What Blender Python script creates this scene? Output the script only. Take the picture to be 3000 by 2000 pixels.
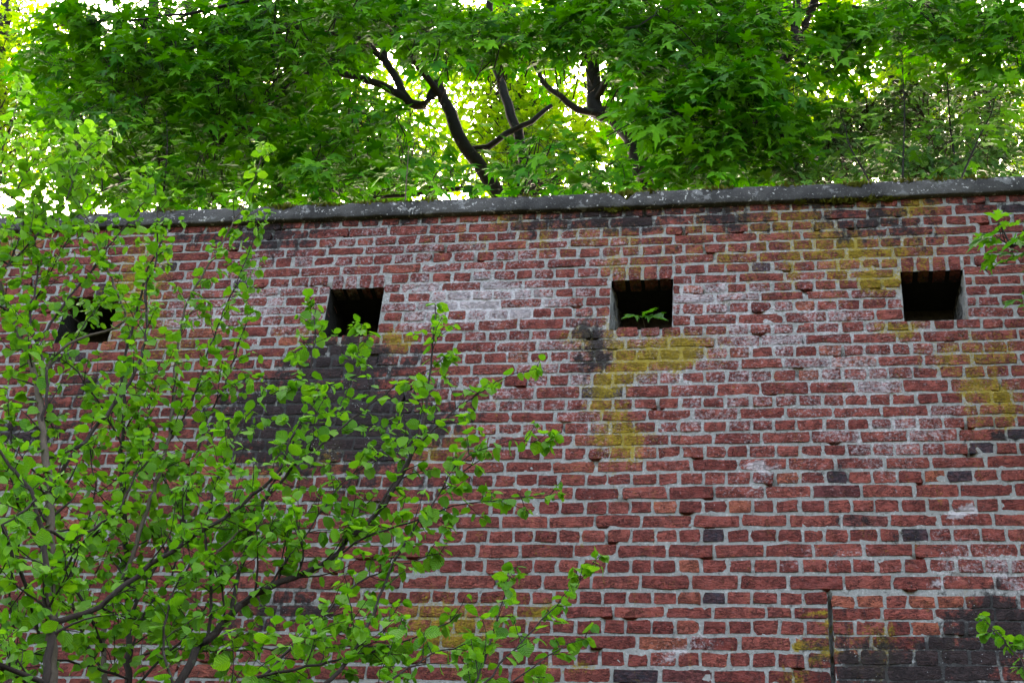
import bpy, math, random
import numpy as np
from mathutils import Matrix, Vector

rng = np.random.default_rng(7)
random.seed(7)
for o in list(bpy.data.objects):
    bpy.data.objects.remove(o)
scene = bpy.context.scene
col = scene.collection

# ------------------------------------------------------------------ camera
F_PX, IMG_W, IMG_H = 4600.0, 3000.0, 2000.0
RX, RY, RZ = -0.629055474, 0.206701636, 0.0979647724
EYE = 1.60
COP_Z = EYE + 6.27112133                 # height of the coping's underside
CAM = np.array([1.77068119, -7.12541862, EYE])
def _rot():
    cx, sx = math.cos(RX), math.sin(RX); cy, sy = math.cos(RY), math.sin(RY); cz, sz = math.cos(RZ), math.sin(RZ)
    A = np.array([[1,0,0],[0,cx,-sx],[0,sx,cx]]); B = np.array([[cy,0,sy],[0,1,0],[-sy,0,cy]]); C = np.array([[cz,-sz,0],[sz,cz,0],[0,0,1]])
    return C @ A @ B
def _w(a): return np.array([a[0], a[2], -a[1]])
_R = _rot()
C_R, C_D, C_F = _w(_R[0]), _w(_R[1]), _w(_R[2])
cam = bpy.data.cameras.new('camera'); cam_o = bpy.data.objects.new('camera', cam); col.objects.link(cam_o)
cam.sensor_width = 36.0; cam.lens = 36.0 * F_PX / IMG_W
cam.clip_start = 0.05; cam.clip_end = 3000
m = Matrix.Identity(4)
for i in range(3):
    m[i][0] = C_R[i]; m[i][1] = -C_D[i]; m[i][2] = -C_F[i]; m[i][3] = CAM[i]
cam_o.matrix_world = m
scene.camera = cam_o

def at(px, py, Y):
    """point of the plane y=Y seen at photo pixel px, py"""
    d = C_R*((px-1500)/F_PX) + C_D*((py-1000)/F_PX) + C_F
    return CAM + d*((Y-CAM[1])/d[1])
def pix(p):
    q = np.asarray(p, float) - CAM
    z = q @ C_F
    return 1500+F_PX*(q@C_R)/z, 1000+F_PX*(q@C_D)/z, z

# ------------------------------------------------------------------ sky, sun, exposure
SUN_EL, SUN_AZ = math.radians(43.6), math.radians(-9.5)     # azimuth from +Y towards +X
world = bpy.data.worlds.new('World'); scene.world = world; world.use_nodes = True
wn = world.node_tree.nodes; wl = world.node_tree.links
sky = wn.new('ShaderNodeTexSky'); sky.sky_type = 'NISHITA'; sky.sun_disc = False
sky.sun_elevation = SUN_EL; sky.sun_rotation = SUN_AZ
sky.altitude = 50; sky.air_density = 0.6; sky.dust_density = 7.0; sky.ozone_density = 0.0
wn['Background'].inputs['Strength'].default_value = 0.15
wl.new(sky.outputs['Color'], wn['Background'].inputs['Color'])
sun = bpy.data.lights.new('sun', 'SUN'); sun.energy = 2.0; sun.angle = math.radians(0.53); sun.color = (1.0, 0.95, 0.86)
sun_o = bpy.data.objects.new('sun', sun); col.objects.link(sun_o)
sd = Vector((math.sin(SUN_AZ)*math.cos(SUN_EL), math.cos(SUN_AZ)*math.cos(SUN_EL), math.sin(SUN_EL)))
sun_o.rotation_euler = sd.to_track_quat('Z', 'Y').to_euler(); sun_o.location = (0, 30, 40)
vs = scene.view_settings
scene.display_settings.display_device = 'sRGB'
vs.view_transform = 'Standard'; vs.look = 'None'; vs.gamma = 1.0; vs.use_curve_mapping = False
vs.exposure = 3.8
vs.use_white_balance = True; vs.white_balance_temperature = 7550; vs.white_balance_tint = 10     # the shade is lit by blue sky; the photograph is balanced for it
scene.render.engine = 'CYCLES'
scene.cycles.max_bounces = 8; scene.cycles.diffuse_bounces = 4; scene.cycles.transmission_bounces = 6
scene.cycles.glossy_bounces = 2; scene.cycles.caustics_reflective = False; scene.cycles.caustics_refractive = False

# ------------------------------------------------------------------ helpers
def tag(o, label=None, cat=None, group=None, kind=None):
    if label: o['label'] = label
    if cat: o['category'] = cat
    if group: o['group'] = group
    if kind: o['kind'] = kind
    return o
def empty(name, loc, **k):
    o = bpy.data.objects.new(name, None); o.empty_display_size = 0.2; col.objects.link(o)
    o.location = loc
    return tag(o, **k)
def parent_to(o, p):
    if p is not None:
        o.parent = p
        o.matrix_parent_inverse = Matrix.Translation(-Vector(p.location)) if p.parent is None else Matrix.Translation(-(Vector(p.location)))
def make_mesh(name, V, F, mat=None, smooth=False, attrs=None):
    """V (n,3); F (m,3) or (m,4) int array or list of arrays"""
    me = bpy.data.meshes.new(name)
    V = np.asarray(V, np.float32)
    Fs = [np.asarray(f, np.int32) for f in (F if isinstance(F, list) else [F])]
    me.vertices.add(len(V)); me.vertices.foreach_set('co', V.ravel())
    loops = np.concatenate([f.ravel() for f in Fs])
    tot = np.concatenate([np.full(len(f), f.shape[1], np.int32) for f in Fs])
    start = np.concatenate([[0], np.cumsum(tot)[:-1]]).astype(np.int32)
    me.loops.add(len(loops)); me.loops.foreach_set('vertex_index', loops)
    me.polygons.add(len(tot)); me.polygons.foreach_set('loop_start', start)
    if smooth: me.polygons.foreach_set('use_smooth', np.ones(len(tot), bool))
    for k, a in (attrs or {}).items():
        a = np.asarray(a, np.float32)
        if a.ndim == 1:
            at_ = me.attributes.new(k, 'FLOAT', 'POINT'); at_.data.foreach_set('value', a)
        elif a.shape[1] == 3:
            at_ = me.attributes.new(k, 'FLOAT_VECTOR', 'POINT'); at_.data.foreach_set('vector', a.ravel())
        else:
            at_ = me.attributes.new(k, 'FLOAT_COLOR', 'POINT'); at_.data.foreach_set('color', a.ravel())
    me.update(calc_edges=True); me.validate()
    if mat: me.materials.append(mat)
    return me
def add(name, me, parent=None, **k):
    o = bpy.data.objects.new(name, me); col.objects.link(o)
    parent_to(o, parent)
    return tag(o, **k)
class Soup:
    """collects vertices, triangles and quads plus point attributes"""
    def __init__(s): s.V=[]; s.T=[]; s.Q=[]; s.A={}; s.n=0
    def put(s, V, T=None, Q=None, **A):
        V = np.asarray(V, float)
        if T is not None and len(T): s.T.append(np.asarray(T, int)+s.n)
        if Q is not None and len(Q): s.Q.append(np.asarray(Q, int)+s.n)
        s.V.append(V); s.n += len(V)
        for k, a in A.items(): s.A.setdefault(k, []).append(np.asarray(a, float))
    def mesh(s, name, mat, smooth=False):
        F = []
        if s.T: F.append(np.concatenate(s.T))
        if s.Q: F.append(np.concatenate(s.Q))
        return make_mesh(name, np.concatenate(s.V), F, mat, smooth, {k: np.concatenate(a) for k, a in s.A.items()})
def unit(v):
    v = np.asarray(v, float); return v/(np.linalg.norm(v, axis=-1, keepdims=True)+1e-12)
def catmull(P, step):
    P = np.asarray(P, float); out = []
    Q = np.vstack([2*P[0]-P[1], P, 2*P[-1]-P[-2]])
    for i in range(1, len(Q)-2):
        n = max(2, int(np.linalg.norm(Q[i+1]-Q[i])/step))
        t = np.linspace(0, 1, n, endpoint=False)[:, None]
        a, b, c, d = Q[i-1], Q[i], Q[i+1], Q[i+2]
        out.append(0.5*((2*b)+(-a+c)*t+(2*a-5*b+4*c-d)*t*t+(-a+3*b-3*c+d)*t**3))
    out.append(P[-1:]); return np.vstack(out)
def tube(P, r, sides=6):
    P = np.asarray(P, float); n = len(P); r = np.broadcast_to(np.asarray(r, float), (n,))
    T = unit(np.gradient(P, axis=0)); up = np.where(np.abs(T[:, 2:3]) > .9, [[1., 0, 0]], [[0., 0, 1]])
    A = unit(np.cross(T, up)); B = np.cross(T, A)
    a = np.linspace(0, 2*math.pi, sides, endpoint=False)
    V = P[:, None]+r[:, None, None]*(np.cos(a)[None, :, None]*A[:, None]+np.sin(a)[None, :, None]*B[:, None])
    i = np.arange(n-1)[:, None]*sides; j = np.arange(sides)[None]; k = (j+1) % sides
    Q = np.stack([i+j, i+k, i+sides+k, i+sides+j], -1).reshape(-1, 4)
    return V.reshape(-1, 3), Q

# ------------------------------------------------------------------ node helpers
class NT:
    def __init__(s, name):
        s.mat = bpy.data.materials.new(name); s.mat.use_nodes = True
        s.t = s.mat.node_tree; s.t.nodes.clear(); s.out = s.n('ShaderNodeOutputMaterial')
    def n(s, typ, **k):
        nd = s.t.nodes.new(typ)
        for a, b in k.items(): setattr(nd, a, b)
        return nd
    def l(s, a, b): s.t.links.new(a, b)
    def setin(s, sock, v):
        if isinstance(v, bpy.types.NodeSocket): s.l(v, sock)
        else: sock.default_value = v
    def math(s, op, a, b=0.0, c=0.0, clamp=False):
        nd = s.n('ShaderNodeMath', operation=op, use_clamp=clamp)
        for i, v in enumerate((a, b, c)): s.setin(nd.inputs[i], v)
        return nd.outputs[0]
    def vmath(s, op, a, b):
        nd = s.n('ShaderNodeVectorMath', operation=op); s.setin(nd.inputs[0], a); s.setin(nd.inputs[1], b); return nd.outputs[0]
    def noise(s, vec, scale, detail=3, rough=.55, dist=0.0):
        nd = s.n('ShaderNodeTexNoise'); s.l(vec, nd.inputs['Vector'])
        nd.inputs['Scale'].default_value = scale; nd.inputs['Detail'].default_value = detail
        nd.inputs['Roughness'].default_value = rough; nd.inputs['Distortion'].default_value = dist
        return nd.outputs['Fac']
    def mapr(s, v, a, b, c=0.0, d=1.0, smooth=True):
        nd = s.n('ShaderNodeMapRange', interpolation_type='SMOOTHSTEP' if smooth else 'LINEAR')
        s.setin(nd.inputs[0], v); s.setin(nd.inputs[1], a); s.setin(nd.inputs[2], b); s.setin(nd.inputs[3], c); s.setin(nd.inputs[4], d)
        return nd.outputs[0]
    def mix(s, f, a, b, mode='MIX'):
        nd = s.n('ShaderNodeMix', data_type='RGBA', blend_type=mode)
        s.setin(nd.inputs[0], f)
        for i, v in ((6, a), (7, b)):
            if isinstance(v, bpy.types.NodeSocket): s.l(v, nd.inputs[i])
            else: nd.inputs[i].default_value = (*v, 1)
        return nd.outputs[2]
    def attr(s, name):
        return s.n('ShaderNodeAttribute', attribute_name=name)
    def bump(s, h, strength, dist, normal=None):
        nd = s.n('ShaderNodeBump'); nd.inputs['Strength'].default_value = strength; nd.inputs['Distance'].default_value = dist
        s.l(h, nd.inputs['Height'])
        if normal: s.l(normal, nd.inputs['Normal'])
        return nd.outputs[0]
    def principled(s, color, rough=.8, normal=None, spec=.3):
        nd = s.n('ShaderNodeBsdfPrincipled'); s.setin(nd.inputs['Base Color'], color if isinstance(color, bpy.types.NodeSocket) else (*color, 1))
        s.setin(nd.inputs['Roughness'], rough); nd.inputs['Specular IOR Level'].default_value = spec
        if normal: s.l(normal, nd.inputs['Normal'])
        return nd.outputs[0]

def stain_and_shade_mix(N, pos, st, base):
    """soot (plus painted loophole shade), yellow lichen and white bloom laid over a base colour; st = stain attribute colour (stains and painted shade)"""
    sp = N.n('ShaderNodeSeparateColor'); N.l(st, sp.inputs[0])
    drip = N.vmath('MULTIPLY', pos, (1., 1., .3))
    n1 = N.noise(drip, 11, 5, .7); n2 = N.noise(pos, 28, 4, .65); n3 = N.noise(pos, 70, 3, .7)
    off = N.vmath('ADD', pos, (3.1, 5.7, 1.3)); n4 = N.noise(N.vmath('MULTIPLY', off, (1., 1., .4)), 14, 5, .7); n5 = N.noise(off, 60, 4, .75)
    w = N.math('ADD', sp.outputs[2], N.math('ADD', N.math('MULTIPLY', N.math('SUBTRACT', n4, .5), .9), N.math('MULTIPLY', N.math('SUBTRACT', n5, .5), 2.2)))
    c = N.mix(N.math('MULTIPLY', N.mapr(w, .32, 1.0), .80), base, (.60, .55, .53))
    y = N.math('ADD', sp.outputs[1], N.math('ADD', N.math('MULTIPLY', N.math('SUBTRACT', n1, .5), 2.4), N.math('MULTIPLY', N.math('SUBTRACT', n3, .5), 2.2)))
    c = N.mix(N.math('MULTIPLY', N.mapr(y, .26, 1.15), .88), c, N.mix(n2, (.15, .095, .012), (.46, .34, .008)))
    b = N.math('ADD', sp.outputs[0], N.math('ADD', N.math('MULTIPLY', N.math('SUBTRACT', n4, .5), 2.4), N.math('MULTIPLY', N.math('SUBTRACT', n2, .5), 2.2)))
    c = N.mix(N.math('MULTIPLY', N.mapr(b, .25, 1.0), .93), c, N.mix(n5, (.013, .013, .014), (.045, .040, .036)))
    # tiny pale lichen specks where it is sooty
    v = N.n('ShaderNodeTexVoronoi'); N.l(pos, v.inputs['Vector']); v.inputs['Scale'].default_value = 55
    spk = N.math('MULTIPLY', N.mapr(v.outputs['Distance'], .10, .20, 1, 0), N.mapr(n1, .52, .62))
    c = N.mix(N.math('MULTIPLY', spk, N.mapr(b, .2, .6, 0, .7)), c, (.5, .5, .47))
    return c, n2, n5

def mat_brick():
    N = NT('brick_clay')
    pos = N.n('ShaderNodeNewGeometry').outputs['Position']
    var = N.attr('var'); sv = N.n('ShaderNodeSeparateColor'); N.l(var.outputs['Color'], sv.inputs[0])
    p2 = N.vmath('ADD', pos, N.vmath('MULTIPLY', var.outputs['Vector'], (13., 7., 11.)))
    base = N.mix(sv.outputs[0], (.200, .039, .028), (.345, .086, .058))
    base = N.mix(N.mapr(sv.outputs[1], .93, 1.0), base, (.40, .115, .060))
    base = N.mix(N.mapr(sv.outputs[2], .985, .992), base, (.035, .034, .042))
    # flow creases of a hand moulded brick
    st = N.vmath('MULTIPLY', p2, (22., 22., 62.))
    cr = N.noise(st, 1.0, 4, .6, 1.6)
    ridg = N.math('ABSOLUTE', N.math('SUBTRACT', cr, .5))
    crease = N.mapr(ridg, 0.0, .045, 1, 0)
    gate = N.mapr(N.noise(p2, 17, 2), .40, .55)
    crease = N.math('MULTIPLY', crease, gate)
    fine = N.noise(p2, 160, 3, .7)
    mott = N.noise(p2, 30, 4, .7)
    base = N.mix(N.mapr(mott, .35, .7, 0, .5), base, N.mix(.5, base, (.36, .13, .11)))
    base = N.mix(N.mapr(fine, .5, .75, 0, .6), base, (.07, .02, .018))
    base = N.mix(N.mapr(cr, .46, .34, 0, .55), base, (.085, .022, .019))
    base = N.mix(N.math('MULTIPLY', crease, .85), base, (.03, .012, .010))
    c, n2, n5 = stain_and_shade_mix(N, pos, N.attr('stain').outputs['Color'], base)
    h = N.math('ADD', N.math('MULTIPLY', cr, .9), N.math('ADD', N.math('MULTIPLY', fine, .16), N.math('MULTIPLY', mott, .35)))
    h = N.math('SUBTRACT', h, N.math('MULTIPLY', crease, .55))
    N.l(N.principled(c, .9, N.bump(h, 1.0, .030), .2), N.out.inputs[0])
    return N.mat
def mat_mortar():
    N = NT('lime_mortar')
    pos = N.n('ShaderNodeNewGeometry').outputs['Position']
    a = N.noise(pos, 7, 4, .6); b = N.noise(pos, 45, 5, .7); d = N.noise(pos, 220, 2, .6)
    base = N.mix(a, (.18, .178, .155), (.37, .365, .325))
    base = N.mix(N.mapr(b, .52, .72, 0, .7), base, (.56, .55, .50))
    base = N.mix(N.mapr(b, .45, .30, 0, .85), base, (.07, .068, .055))
    c, n2, n5 = stain_and_shade_mix(N, pos, N.attr('stain').outputs['Color'], base)
    h = N.math('ADD', b, N.math('MULTIPLY', d, .35))
    N.l(N.principled(c, .95, N.bump(h, 1.0, .012), .15), N.out.inputs[0])
    return N.mat
def mat_concrete():
    N = NT('weathered_concrete')
    pos = N.n('ShaderNodeNewGeometry').outputs['Position']
    a = N.noise(pos, 4, 4, .6); b = N.noise(pos, 13, 5, .65); d = N.noise(pos, 75, 3, .75); e = N.noise(N.vmath('ADD', pos, (9., 2., 4.)), 38, 3, .6)
    base = N.mix(N.mapr(a, .3, .7), (.034, .033, .030), (.088, .084, .075))
    base = N.mix(N.mapr(b, .56, .66, 0, .75), base, (.20, .20, .185))
    base = N.mix(N.mapr(e, .62, .68, 0, .95), base, (.42, .41, .36))
    base = N.mix(N.mapr(d, .58, .72, 0, .45), base, (.25, .25, .24))
    base = N.mix(N.mapr(d, .42, .3, 0, .5), base, (.018, .019, .02))
    h = N.math('ADD', N.math('MULTIPLY', b, .6), N.math('MULTIPLY', d, .5))
    N.l(N.principled(base, .95, N.bump(h, .9, .012), .15), N.out.inputs[0])
    return N.mat
def mat_plain(name, c1, c2, scale=8, bump=.01, rough=.95):
    N = NT(name); pos = N.n('ShaderNodeNewGeometry').outputs['Position']
    a = N.noise(pos, scale, 5, .65); b = N.noise(pos, scale*6, 3, .65)
    c = N.mix(a, c1, c2); c = N.mix(N.mapr(b, .55, .75, 0, .4), c, c2)
    N.l(N.principled(c, rough, N.bump(N.math('ADD', a, b), .8, bump), .2), N.out.inputs[0])
    return N.mat
def mat_bark(name, c1, c2, scale=30):
    N = NT(name); pos = N.n('ShaderNodeNewGeometry').outputs['Position']
    st = N.vmath('MULTIPLY', pos, (1., 1., .25)); a = N.noise(st, scale, 5, .7); b = N.noise(pos, scale*.4, 3)
    c = N.mix(a, c1, c2); c = N.mix(N.mapr(b, .6, .7, 0, .4), c, (.10, .12, .07))
    N.l(N.principled(c, .85, N.bump(a, .9, .01), .25), N.out.inputs[0])
    return N.mat
def mat_leaf(name, top1, top2, tr1, tr2, rough=.5, vein=7.0, trans=.45, spec=.22, odd=None):
    """leaf: reflects its own green, lets yellow-green light through; veins from the leaf coordinates"""
    N = NT(name)
    t = N.attr('tint').outputs['Fac']
    lc = N.attr('lc').outputs['Vector']; sx = N.n('ShaderNodeSeparateXYZ'); N.l(lc, sx.inputs[0])
    c = N.mix(t, top1, top2); k = N.mix(t, tr1, tr2)
    if odd is not None:
        f = N.mapr(t, .965, .975); c = N.mix(f, c, odd); k = N.mix(f, k, odd)
    if vein:
        ax = N.math('ABSOLUTE', sx.outputs[0])
        ph = N.math('MULTIPLY', N.math('SUBTRACT', sx.outputs[1], N.math('MULTIPLY', ax, .75)), vein*2*math.pi)
        rib = N.math('SINE', ph)
        vv = N.math('MAXIMUM', N.mapr(rib, .7, 1.0, 0, .5), N.mapr(ax, .0, .035, .8, 0))
        c = N.mix(N.math('MULTIPLY', vv, .45), c, (.22, .36, .07))
        k = N.mix(N.math('MULTIPLY', vv, .5), k, (.10, .17, .02))
        nb = N.bump(rib, .35, .02)
    else: nb = None
    d = N.principled(c, rough, nb, spec)
    tl = N.n('ShaderNodeBsdfTranslucent'); N.l(k, tl.inputs[0])
    if nb: N.l(nb, tl.inputs[1])
    mx = N.n('ShaderNodeMixShader'); mx.inputs[0].default_value = trans
    N.l(d, mx.inputs[1]); N.l(tl.outputs[0], mx.inputs[2]); N.l(mx.outputs[0], N.out.inputs[0])
    return N.mat

M = dict(
    brick=mat_brick(), mortar=mat_mortar(), concrete=mat_concrete(),
    render=mat_plain('old_render', (.16, .165, .16), (.34, .34, .32), 14, .02),
    dark=mat_plain('recess_shade_masonry', (.007, .007, .005), (.022, .020, .015), 10, .02),  # near-black colour paints in the shade of soffits, jambs and chambers
    soil=mat_plain('soil', (.045, .035, .022), (.09, .07, .045), 3, .03),
    grass=mat_plain('rough_grass', (.012, .018, .007), (.032, .030, .016), 2, .03),
    bark=mat_bark('maple_bark', (.006, .005, .004), (.020, .017, .013)),
    twig=mat_bark('hazel_bark', (.012, .008, .006), (.042, .029, .020), 60),
    twig_pale=mat_bark('hazel_bark_pale', (.045, .034, .022), (.12, .092, .062), 60),
    hazel=mat_leaf('hazel_leaf', (.048, .195, .008), (.135, .350, .016), (.11, .40, .008), (.25, .60, .014), .45, 6.5, .42),
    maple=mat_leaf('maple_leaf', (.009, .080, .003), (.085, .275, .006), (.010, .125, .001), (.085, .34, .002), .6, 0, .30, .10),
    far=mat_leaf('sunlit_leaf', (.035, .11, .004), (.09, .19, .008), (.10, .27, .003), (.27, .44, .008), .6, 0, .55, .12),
    elder=mat_leaf('elder_leaf', (.018, .080, .018), (.050, .150, .030), (.03, .15, .008), (.08, .25, .012), .45, 4, .35, .25),
    sycamore=mat_leaf('sycamore_leaf', (.032, .125, .008), (.080, .215, .012), (.06, .27, .006), (.16, .43, .012), .5, 0, .45, .35, (.22, .15, .02)),
    moss=mat_plain('moss', (.045, .065, .006), (.17, .165, .012), 40, .01),
)

# ------------------------------------------------------------------ ground and embankment
me = make_mesh('ground', [(-900, -900, 0), (900, -900, 0), (900, 900, 0), (-900, 900, 0)], np.array([[0, 1, 2, 3]]), M['grass'])
add('ground', me, kind='structure')
def embankment():
    xs = np.array([-60, -45, -30, -20, -12, -8, -5.6, -3, 0, 3, 5.6, 8, 12, 20, 30, 45, 60.]); ys = np.array([.38, 1, 2, 3.5, 5, 7, 10, 14, 20, 28, 40, 55, 70.])
    top = COP_Z + .05
    V = []
    for j, y in enumerate(ys):
        for x in xs:
            z = top + .05*math.sin(x*1.3+y)*(y > .5) + .06*rng.normal()*(y > .5)
            if abs(x) >= 60 or y >= 70: z = -.5
            elif abs(x) >= 45 or y >= 55: z = top*.6
            V.append((x, y, z))
    n = len(xs); Q = [(j*n+i, j*n+i+1, (j+1)*n+i+1, (j+1)*n+i) for j in range(len(ys)-1) for i in range(n-1)]
    b = len(V)
    V += [(x, .38, -.5) for x in xs]; Q += [(b+i, b+i+1, i+1, i) for i in range(n-1)]
    add('embankment', make_mesh('embankment', V, np.array(Q), M['soil'], True), kind='structure')
embankment()

# ------------------------------------------------------------------ the brick wall
WALL = empty('brick_wall', (0, .25, 0), label='old red brick fortress wall with square loopholes under a concrete coping', cat='wall')
BEDS = [-.012, .0652, .1464, .2202, .2907, .3698, .4451, .5224, .594, .6661, .7352, .8133, .893, .9695, 1.0485, 1.1295, 1.2083, 1.293, 1.3801, 1.4585, 1.5364,
        1.6137, 1.696, 1.7795, 1.861, 1.9456, 2.0324, 2.1191, 2.2039, 2.2903, 2.3779, 2.4679, 2.5607, 2.6428, 2.7193, 2.8068, 2.8896, 2.9794]
while BEDS[-1] < COP_Z-.06: BEDS.append(BEDS[-1]+.0875)
X0, X1 = -5.6, 5.6
WINS = [(-2.545, -2.205, .55, .908), (-.866, -.532, .547, .909), (.832, 1.190, .549, .911), (2.472, 2.815, .550, .900)]   # x0, x1, top, bottom (below coping)
JOINT_X, JOINT_Y = 2.0, 2.585

# stains, placed by what the photograph shows: (px, py, rx, ry, strength)
BLACK = [(950, 1235, 320, 115, 1.3), (990, 1090, 170, 95, 1.05), (850, 1170, 190, 90, .9), (60, 1270, 140, 40, .9), (230, 1150, 160, 70, .55), (1722, 1015, 48, 75, .95), (1560+200, 640, 250, 42, .75), (1950, 610, 160, 30, .6),
         (2150, 630, 130, 45, .75), (2560, 650, 210, 62, .62), (2380, 600, 120, 30, .5), (1050, 640, 260, 26, .7), (790, 690, 130, 48, .85), (560, 690, 120, 30, .5), (2890, 590, 150, 30, .5),
         (2740, 1955, 300, 105, 1.05), (2930, 1850, 190, 95, 1.05), (2560, 1960, 120, 60, .7), (2480, 1800, 60, 22, .5), (800, 1790, 190, 60, .65), (1000, 1400, 330, 110, .42), (620, 1500, 200, 140, .3), (2480, 1530, 60, 16, .5), (2440, 1400, 60, 16, .5), (2620, 1560, 55, 16, .5), (2970, 1270, 50, 16, .9), (300, 1500, 200, 100, .2)]
YELLOW = [(1800, 1130, 62, 190, .75), (1810, 1290, 80, 60, .8), (1900, 1035, 175, 48, 1.0), (1700, 1000, 62, 38, .6), (2030, 1060, 70, 30, .8), (1800, 940, 50, 40, .5), (2470, 740, 270, 85, .66), (2560, 815, 120, 28, .95), (2300, 650, 170, 60, .5), (2690, 610, 70, 30, .8), (2420, 595, 160, 24, .6),
          (2850, 1040, 130, 52, .62), (2890, 1160, 75, 62, 1.0), (2610, 955, 80, 18, .75), (2900, 1230, 60, 30, .5), (1155, 985, 46, 30, .8), (900, 968, 70, 20, .65), (1050, 1010, 140, 30, .45), (390, 860, 95, 160, .6), (30, 720, 70, 70, .55), (500, 1010, 90, 60, .5), (1310, 1840, 170, 85, .75), (1300, 1320, 110, 60, .45), (900, 1360, 200, 60, .4),
          (2395, 1805, 14, 16, 1.0), (2390, 1845, 24, 10, 1.0), (2352, 1880, 18, 15, 1.2), (2405, 1935, 26, 12, 1.1), (2350, 1975, 45, 28, .7), (1560, 1800, 40, 25, .8), (1695, 1965, 70, 8, .7), (1810, 775, 60, 50, .55), (1800, 690, 420, 55, .36), (1480, 640, 90, 30, .5), (2560, 1920, 60, 90, .5), (2650, 1880, 300, 40, .3), (1900, 600, 300, 16, .4), (2060, 760, 160, 25, .4)]
WHITE = [(1430, 890, 260, 80, .62), (1220, 850, 140, 60, .42), (700, 920, 220, 70, .5), (2090, 905, 260, 95, .5), (2230, 1000, 220, 60, .42), (1500, 1010, 170, 70, .4), (2450, 960, 170, 70, .45), (2480, 1110, 270, 110, .42), (2600, 1260, 230, 110, .45), (2210, 1400, 300, 60, .28),
         (2795, 1517, 40, 13, 1.7), (2770, 1540, 120, 30, .25), (2900, 1650, 140, 70, .36), (2235, 1358, 32, 9, 1.2), (2930, 1710, 60, 24, .55), (2500, 1640, 200, 30, .3), (1980, 1930, 50, 20, .6), (2000, 1890, 120, 20, .4), (2850, 1700, 120, 30, .3), (2772, 1702, 20, 14, 1.0), (1300, 740, 800, 110, .3), (2000, 1050, 1000, 330, .33), (900, 850, 500, 150, .32)]
def prep(L):
    out = []
    for (px, py, rx, ry, s) in L:
        c = at(px, py, 0); a = at(px+rx, py, 0); b = at(px, py+ry, 0)
        out.append((c[0], COP_Z-c[2], abs(a[0]-c[0]), abs(b[2]-c[2]), s))
    return out
ST = [prep(BLACK), prep(YELLOW), prep(WHITE)]
def stain(x, y):
    """stain strengths at wall position x, y (y = metres below the coping)"""
    x = np.asarray(x, float); y = np.asarray(y, float); out = []
    wx = .045*np.sin(y*11+1.3*np.sin(x*5))+.025*np.sin(y*31+x*17); wy = .030*np.sin(x*9+2)+.022*np.sin(x*27+y*8)+.012*np.sin(x*61)
    x = x+wx; y = y+wy
    for L, g in zip(ST, (1.42, 1.32, 1.36)):
        v = np.zeros_like(x)
        for (cx, cy, rx, ry, s) in L:
            d = ((x-cx)/rx)**2+((y-cy)/ry)**2
            v = np.maximum(v, g*s/(1+np.exp((np.sqrt(d)-1.0)*3.4)))
        out.append(v)
    return np.stack(out+[np.ones_like(x)], -1)

def brick_geo(w, h, depth, seed, rough=1.0):
    """moulded brick front: x right, z up, front towards -y; returns V, Q"""
    r = np.random.default_rng(seed)
    nx = 6 if w > .17 else 4; nz = 3
    gx = np.linspace(-.5, .5, nx); gz = np.linspace(-.5, .5, nz)
    gx[1] = -.5+.012/w; gx[-2] = .5-.012/w
    G, Hh = np.meshgrid(gx, gz)
    Y = np.zeros_like(G); e = (np.abs(G) > .499) | (np.abs(Hh) > .499)
    Y[e] = .0022+.0015*r.random(e.sum()); Y[~e] = r.normal(-.0005, .0016*rough, (~e).sum())
    Xv = G*w + r.normal(0, .0022*rough, G.shape); Zv = Hh*h + r.normal(0, .0020*rough, G.shape)
    cor = (np.abs(G) > .499) & (np.abs(Hh) > .499)
    Xv[cor] *= 1-.004*r.random(4)/w*2; Zv[cor] *= 1-.10*r.random(4)
    Zv += r.normal(0, .004)*G*2*.35 + r.normal(0, .0035)*(4*G*G-.5)*.6
    Y += r.normal(0, .0025)*Hh + r.normal(0, .002)*G
    V = np.stack([Xv, Y, Zv], -1).reshape(-1, 3)
    Q = [(j*nx+i, j*nx+i+1, (j+1)*nx+i+1, (j+1)*nx+i) for j in range(nz-1) for i in range(nx-1)]
    ring = list(range(nx))+[j*nx+nx-1 for j in range(1, nz)]+[(nz-1)*nx+i for i in range(nx-2, -1, -1)]+[j*nx for j in range(nz-2, 0, -1)]
    k = len(V); n = len(ring)
    S = V[ring]; Bk = S.copy(); Bk[:, 1] = depth; Bk[:, 0] *= 1.01
    V = np.vstack([V, S, Bk])
    Q += [(k+i, k+n+i, k+n+(i+1) % n, k+(i+1) % n) for i in range(n)]
    return V, np.array(Q)

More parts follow.
